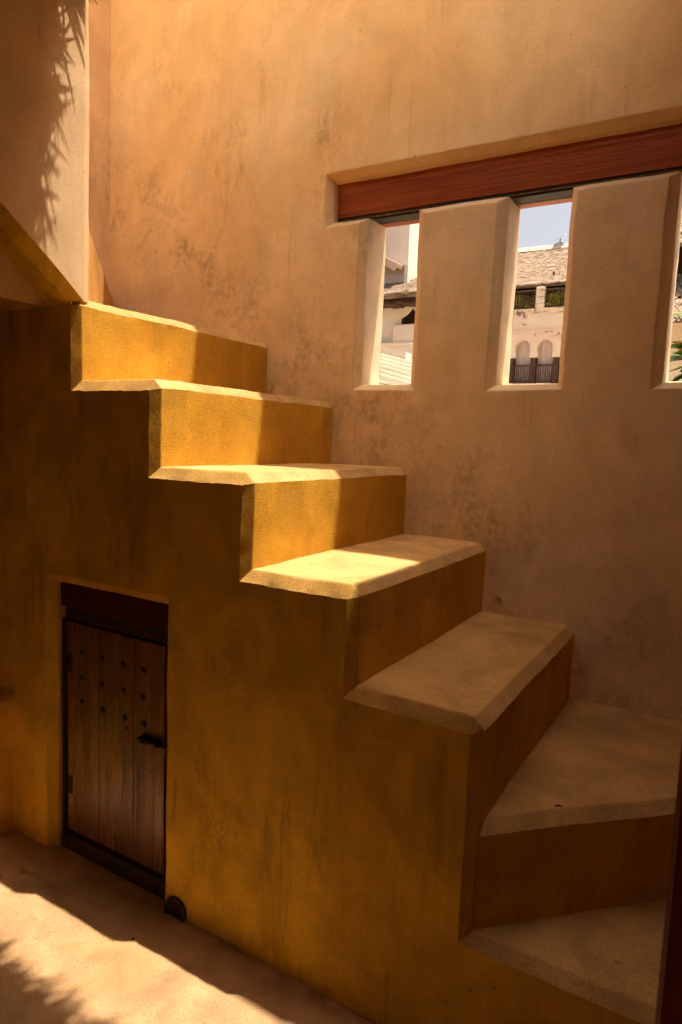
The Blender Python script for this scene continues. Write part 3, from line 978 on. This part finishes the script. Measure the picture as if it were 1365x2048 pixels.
for pa, pb in list(zip(prs, prs[1:]))[0:4]:
    rail(pa + 0.235, pb - 0.235, YF - 0.03, 8.84, 9.80, 16, arc)
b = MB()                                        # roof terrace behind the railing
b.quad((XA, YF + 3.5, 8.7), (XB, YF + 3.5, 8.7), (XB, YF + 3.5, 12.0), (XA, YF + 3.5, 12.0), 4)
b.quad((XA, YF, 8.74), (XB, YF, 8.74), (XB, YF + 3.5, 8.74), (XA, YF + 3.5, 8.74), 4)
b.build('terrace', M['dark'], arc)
for px in prs:
    b = MB()
    b.tube((px + 0.5, YF + 0.9, 8.7), (px + 0.42, YF + 0.8, 10.9), 0.07, 0.05, 8)
    b.tube((px + 0.43, YF + 0.82, 9.75), (px + 1.0, YF + 0.7, 10.6), 0.04, 0.03, 8)
    b.build('roof_pole', M['far_wood'], arc)
def thatch(name, parent, xa, xb, y0, z0, y1, z1, n, ln, seed, mat=None, th=0.22):
    """sloping thatch: a thick slab with thousands of small tufts lying on it"""
    rnd = random.Random(seed)
    b = MB()
    b.quad((xa, y0, z0), (xb, y0, z0), (xb, y1, z1), (xa, y1, z1), max(0.15, (xb - xa) / 60))
    b.quad((xa, y0, z0 - th), (xb, y0, z0 - th), (xb, y0, z0), (xa, y0, z0), 1)
    b.quad((xa, y0, z0 - th), (xa, y1, z1 - th), (xb, y1, z1 - th), (xb, y0, z0 - th), 1)
    b.quad((xb, y0, z0 - th), (xb, y1, z1 - th), (xb, y1, z1), (xb, y0, z0), 1)
    b.quad((xa, y0, z0 - th), (xa, y0, z0), (xa, y1, z1), (xa, y1, z1 - th), 1)
    dn = Vector((0, y0 - y1, z0 - z1)).normalized()
    nm = Vector((0, -(z1 - z0), y1 - y0)).normalized()
    sl = math.hypot(y1 - y0, z1 - z0)
    for k in range(n):
        u, t = rnd.random(), rnd.random()
        if k < n * 0.12:
            t = rnd.uniform(0, 0.03)
        else:                                   # courses of fronds
            rows = max(3, int(sl / (ln * 0.8)))
            t = (math.floor(t * rows) + rnd.uniform(0.0, 0.95)) / rows
        p = Vector((xa + (xb - xa) * u, y0 + (y1 - y0) * t, z0 + (z1 - z0) * t)) + nm * rnd.uniform(0.005, ln * 0.20)
        d = (dn + nm * rnd.uniform(-0.08, 0.12) + Vector((rnd.gauss(0, 0.30), 0, 0))).normalized()
        s = d.cross(nm).normalized() * ln * rnd.uniform(0.05, 0.16)
        e = p + d * ln * rnd.uniform(0.5, 1.0)
        b.quad(p - s, p + s, e + s * 0.4, e - s * 0.4, n=(1, 1))
    o = b.build(name, mat or M['thatch_far'], parent)
    o['kind'] = 'stuff'
    return o
thatch('thatch', arc, XA - 0.5, XB + 0.5, 36.25, 10.22, 40.0, 13.05, 26000, 0.30, 3)
b = MB()
b.quad((XA - .5, 39.68, 12.92), (XB + .5, 39.68, 12.92), (XB + .5, 40.0, 13.24), (XA - .5, 40.0, 13.24), 0.3)
b.quad((XA - .5, 40.0, 13.24), (XB + .5, 40.0, 13.24), (XB + .5, 40.4, 12.9), (XA - .5, 40.4, 12.9), 0.3)
b.build('ridge_cap', M['ridge'], arc, 0.02, True)

dish = empty('satellite_dish', (-8.40, 40.0, 13.2), 'flat white satellite dish on a short mast on the far thatched ridge', 'satellite dish')
b = MB()
b.bevel_box(-0.32, 0.32, -0.22, 0.22, -0.02, 0.02, 0.008, M4=Matrix.Translation((-8.40, 39.95, 13.60)) @ Matrix.Rotation(math.radians(-24), 4, 'Y') @ Matrix.Rotation(math.radians(18), 4, 'X'))
b.build('panel', M['dish'], dish)
b = MB()
b.tube((-8.40, 40, 13.2), (-8.40, 39.97, 13.58), 0.025, seg=8)
b.build('mast', M['iron'], dish)
b = MB()
for sx, sy in ((-.3, -.1), (.3, -.1), (0, .25)):
    b.tube((-8.40, 39.98, 13.33), (-8.40 + sx, 39.95 + sy, 13.16), 0.022, seg=6)
b.build('foot', M['iron'], dish)

def bush(name, label, cx_, cy_, cz_, rx, ry, h, n, sz, mat, seed, group):
    rnd = random.Random(seed)
    t = empty(name, (cx_, cy_, cz_), label, 'shrub', group)
    b = MB()
    for k in range(n):
        v = Vector((rnd.gauss(0, .5), rnd.gauss(0, .5), 0))
        p = Vector((cx_ + v.x * rx, cy_ + v.y * ry, cz_ + h * rnd.uniform(0.15, 1.0) * (1 - 0.25 * v.length)))
        d = Vector((rnd.uniform(-1, 1), rnd.uniform(-1, 1), rnd.uniform(-.3, 1))).normalized()
        s = d.orthogonal().normalized() * sz * 0.3
        b.quad(p, p + d * sz * .5 + s, p + d * sz, p + d * sz * .5 - s, n=(1, 1))
    b.build('foliage', mat, t)
    b = MB()
    for k in range(5):
        b.tube((cx_, cy_, cz_), (cx_ + rnd.uniform(-.5, .5) * rx, cy_ + rnd.uniform(-.5, .5) * ry, cz_ + h * .8), 0.03, 0.012, 6)
    b.build('stem', M['bark'], t)
for k, (bx, lb) in enumerate(((-9.55, 'yellow green shrub behind the upper railing left of the stubby pier'), (-7.25, 'yellow green shrub behind the upper railing right of the stubby pier'))):
    bush('terrace_shrub', lb, bx, YF + 0.13, 8.80, 1.0, 0.10, 0.85, 900, 0.13, M['shrub_far'], 40 + k, 'shrubs behind the upper railing')

# ------------------------------------------------------------------ outside: white thatched house through the left slot
hs = empty('thatched_house', (-6, 14.4, -3.2), 'white thatched house with pointed window opening seen through the left slot', 'building')
YH = 14.3
HA, HB = -11.0, -4.95
OX, OZ0, OZ1, OW = -5.636, 4.25, 4.684, 0.305
def ogee(t):
    """height of the opening's head at |x| = t * half width: straight haunch, then an S-curve to a point"""
    t = abs(t)
    if t > 0.86:
        return 4.445 - 0.03 * (t - 0.86) / 0.14
    s = 1 - t / 0.86
    return 4.445 + (OZ1 - 4.445) * (0.55 * s + 0.45 * s ** 3.2) if s < 0.75 else 4.445 + (OZ1 - 4.445) * (0.55 * s + 0.45 * s ** 3.2)
b = MB()
b.sheet([HA, OX - OW, OX + OW, HB], [-3.2, OZ0, 4.72, 5.0], lambda u, v: not (abs(u - OX) < OW and OZ0 < v < 4.72), lambda u, v: (u, YH, v), 2)
N = 24
for k in range(N):
    p, q = -1 + 2 * k / N, -1 + 2 * (k + 1) / N
    b.quad((OX + p * OW, YH, ogee(p)), (OX + q * OW, YH, ogee(q)), (OX + q * OW, YH, 4.72), (OX + p * OW, YH, 4.72), n=(1, 1))
    b.quad((OX + p * OW, YH, ogee(p)), (OX + p * OW, YH + .05, ogee(p)), (OX + q * OW, YH + .05, ogee(q)), (OX + q * OW, YH, ogee(q)), n=(1, 1))
for s in (-1, 1):
    b.quad((OX + s * OW, YH, OZ0), (OX + s * OW, YH + .05, OZ0), (OX + s * OW, YH + .05, 4.43), (OX + s * OW, YH, 4.43), 1)
b.quad((HB, YH, -3.2), (HB, YH + 5, -3.2), (HB, YH + 5, 5.0), (HB, YH, 5.0), 4)
b.build('wall', M['white'], hs)
b = MB()
b.bevel_box(-6.10, HB, YH - 0.10, YH + 0.1, 3.35, OZ0, 0.01)
b.build('balcony_front', M['white'], hs)
b = MB()
b.bevel_box(HA, HB, YH - 0.13, YH - 0.002, 3.76, 3.82, 0.01)
b.build('string_course', M['white'], hs)
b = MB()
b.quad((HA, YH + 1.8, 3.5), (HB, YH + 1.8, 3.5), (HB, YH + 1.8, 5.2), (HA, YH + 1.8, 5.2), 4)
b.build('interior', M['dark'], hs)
b = MB()
b.bevel_box(OX + 0.02, OX + 0.3, YH + .6, YH + .7, OZ0 - .1, OZ0 + 0.18, 0.01)
b.bevel_box(OX + 0.02, OX + 0.3, YH + .6, YH + .7, OZ0 + .22, OZ0 + 0.30, 0.01)
b.build('shutter', M['far_wood'], hs)
b = MB()
for k in range(40):
    xx = HA + (HB - HA) * k / 40
    b.box(xx, xx + (HB - HA) / 40, YH - 0.55 + .03 * math.sin(k * 2.7), YH + .2, 4.68 + .02 * math.sin(k * 1.7), 4.74)
b.build('eave_board', M['far_wood'], hs)
thatch('thatch', hs, HA - .3, HB + .25, 13.55, 4.86, 17.0, 6.46, 15000, 0.20, 5, None, 0.11)
b = MB()
b.tube((HA - .3, 17.0, 6.42), (HB + .25, 17.0, 6.42), 0.10, seg=10)
b.build('ridge_cap', M['ridge'], hs, 0, True)

tw = empty('white_tower', (-7.2, 15.3, -3.2), 'bright white tower rising behind the thatch in the left slot', 'tower')
b = MB()
TX = -5.905
b.sheet([-9.0, -6.005, TX], [5.0, 5.77, 11.0], lambda u, v: not (u < -6.005 and v < 5.77), lambda u, v: (u, 14.5, v), 3)
b.quad((-6.005, 14.5, 4.9), (-6.005, 14.62, 4.9), (-6.005, 14.62, 5.77), (-6.005, 14.5, 5.77), 3)
b.quad((-9.0, 14.62, 5.0), (-6.005, 14.62, 5.0), (-6.005, 14.62, 6.4), (-9.0, 14.62, 6.4), 3)
b.quad((TX, 14.5, 5.0), (TX, 17.5, 5.0), (TX, 17.5, 11), (TX, 14.5, 11), 3)
b.quad((-9.0, 14.5, 11), (TX, 14.5, 11), (TX, 17.5, 11), (-9, 17.5, 11), 3)
b.build('wall', M['white'], tw)
b = MB()
def beam(p, q, w, h):
    p, q = Vector(p), Vector(q)
    d = (q - p)
    m = Matrix.Translation(p) @ d.to_track_quat('X', 'Z').to_matrix().to_4x4()
    b.bevel_box(0, d.length, -w, w, -h, h, 0.01, M4=m)
beam((-7.6, 14.30, 6.50), (-6.05, 14.30, 5.70), 0.19, 0.055)
beam((-7.6, 14.16, 6.42), (-6.10, 14.16, 5.62), 0.05, 0.06)
b.build('eave_boards', M['ridge'], tw)
b = MB()
beam((-6.6, 14.05, 5.80), (-6.42, 14.5, 5.80), 0.05, 0.05)
b.build('rafter_end', M['far_wood'], tw)

# corrugated lean-to with its white gable parapet
sh = empty('sheet_roof_shed', (-3, 7.5, -3.2), 'cream corrugated sheet roof of a low shed at the foot of the left slot', 'shed')
b = MB()
def cz(x_, y_):
    return 2.476 + 0.28 * (y_ - 8) - 0.265 * (x_ + 2.632)
NU, NV = 2, 150
for j in range(NV):
    y0_, y1_ = 6.9 + 1.12 * j / NV, 6.9 + 1.12 * (j + 1) / NV
    h0, h1 = 0.042 * math.cos(y0_ * 2 * math.pi / 0.2), 0.042 * math.cos(y1_ * 2 * math.pi / 0.2)
    b.quad((-5.0, y0_, cz(-5, y0_) + h0), (-1.75, y0_, cz(-1.75, y0_) + h0), (-1.75, y1_, cz(-1.75, y1_) + h1), (-5, y1_, cz(-5, y1_) + h1), n=(3, 1))
b.build('sheet', M['tin'], sh, 0, True)
b = MB()
b.box(-5.0, -1.9, 6.98, 7.9, -3.2, 1.85)
b.build('wall', M['white'], sh)
b = MB()
pl = [(-5.0, 3.26), (-2.775, 2.665), (-2.775, 2.30), (-5.0, 2.30)]
for yy, rev in ((8.04, False), (8.25, True)):
    q = [(x_, yy, z_) for x_, z_ in pl]
    b.poly(q if rev else q[::-1])
for (xa_, za_), (xb_, zb_) in zip(pl, pl[1:] + pl[:1]):
    b.quad((xa_, 8.04, za_), (xb_, 8.04, zb_), (xb_, 8.25, zb_), (xa_, 8.25, za_), 4)
b.build('gable_parapet', M['white'], sh)

lt = empty('low_thatch_roof', (-2, 5.5, -3.2), 'rough low palm thatch below the corrugated roof in the left slot', 'roof')
thatch('thatch', lt, -4.5, -0.6, 3.6, 1.42, 6.85, 2.05, 3500, 0.28, 9, None, 0.15)
b = MB()
b.box(-4.4, -0.7, 4.2, 6.7, -3.2, 1.3)
b.build('wall', M['white'], lt)

# two-tier thatched house through the right slot
h3 = empty('two_tier_house', (2.5, 15, -3.2), 'house with two tiers of thatch behind the leaves in the right slot', 'building')
thatch('lower_thatch', h3, -0.4, 6.0, 13.5, 3.95, 15.1, 5.10, 4200, 0.3, 13, None, 0.12)
thatch('upper_thatch', h3, -0.4, 6.0, 14.4, 5.62, 17.0, 7.3, 4200, 0.3, 14, None, 0.10)
b = MB()
b.box(-0.2, 5.8, 14.3, 16.8, -3.2, 3.95)
b.build('wall', M['white'], h3)
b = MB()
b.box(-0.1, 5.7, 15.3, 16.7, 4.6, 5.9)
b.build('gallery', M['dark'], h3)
for k in range(6):
    b = MB()
    b.tube((0.0 + k * 1.1, 15.0, 4.9), (0.0 + k * 1.1, 15.0, 5.9), 0.05, 0.045, 8)
    b.build('post', M['far_wood'], h3)

# ------------------------------------------------------------------ variegated tree just outside the right slot
tr = empty('variegated_tree', (1.95, 2.35, -3.2), 'leafy branch with glossy yellow edged leaves just outside the right slot', 'tree')
b = MB()
pts = [(1.95, 2.35, -3.2), (1.92, 2.33, -1.2), (1.97, 2.3, 0.6), (1.90, 2.25, 1.35)]
for k, (p, q) in enumerate(zip(pts, pts[1:])):
    b.tube(p, q, 0.05 - 0.011 * k, 0.05 - 0.011 * (k + 1), 10, False)
b.build('trunk', M['bark'], tr, 0, True)
rnd = random.Random(5)
br = [((1.90, 2.25, 1.35), (1.62, 2.2, 1.62)), ((1.62, 2.2, 1.62), (1.50, 2.2, 1.74)), ((1.88, 2.25, 1.5), (1.66, 2.15, 1.9)), ((1.90, 2.25, 1.35), (2.0, 2.2, 2.0)), ((1.70, 2.17, 1.83), (1.375, 2.2, 1.815)), ((1.66, 2.15, 1.9), (1.52, 2.1, 2.05))]
b = MB()
for p, q in br:
    b.tube(p, q, 0.006, 0.0035, 7, False)
b.build('branch', M['bark'], tr, 0, True)
lf = MB()
prof = [(0, .006), (.12, .17), (.32, .29), (.58, .29), (.82, .17), (1.0, .0)]
for (u0, w0), (u1, w1) in zip(prof, prof[1:]):
    for s in (1, -1):
        q = [(u0, 0, -.10 * u0 * u0), (u1, 0, -.10 * u1 * u1), (u1, s * w1, -.10 * u1 * u1 + .16 * w1), (u0, s * w0, -.10 * u0 * u0 + .16 * w0)]
        lf.quad(*(q if s > 0 else q[::-1]), n=(1, 1))
lf2 = MB()
lf2.v, lf2.f, lf2.mi = lf.v, lf.f, lf.mi
src = [None, None]
hubs = [(1.50, 2.2, 1.74), (1.47, 2.2, 1.78), (1.52, 2.1, 2.05), (1.62, 2.18, 1.62), (1.66, 2.15, 1.92), (2.0, 2.2, 2.0), (1.80, 2.2, 1.7), (1.60, 2.16, 1.95), (1.52, 2.2, 1.66)]
spots = [((1.47, 2.2, 1.95), (-1, .1, -.05), .13, 1), ((1.50, 2.2, 1.80), (-1, .05, .02), .15, 0), ((1.50, 2.2, 1.77), (-1, .1, -.12), .15, 0), ((1.50, 2.2, 1.74), (-.9, -.2, .10), .14, 1), ((1.50, 2.2, 1.715), (-1, .0, -.2), .15, 0), ((1.49, 2.2, 1.70), (-.8, .2, -.4), .14, 1), ((1.44, 2.2, 1.665), (-.8, 0, -.45), .075, 1)]
for h in hubs:
    for k in range(6):
        an = rnd.uniform(0, 6.28)
        spots.append((h, (math.cos(an), math.sin(an) * .6, rnd.uniform(-.5, .35)), rnd.uniform(.09, .15), rnd.choice((0, 0, 1))))
for p, d, s, k in spots:
    q = Vector(d).normalized().to_track_quat('X', 'Z')
    m4 = Matrix.Translation(p) @ q.to_matrix().to_4x4() @ Matrix.Rotation(rnd.uniform(-.7, .7), 4, 'X') @ Matrix.Scale(s, 4)
    if src[k] is None:
        src[k] = (lf, lf2)[k].build('leaf', (M['leaf'], M['leaf2'])[k], tr, 0, True)
        src[k].matrix_basis = m4
    else:
        share(src[k], 'leaf', tr, m4)
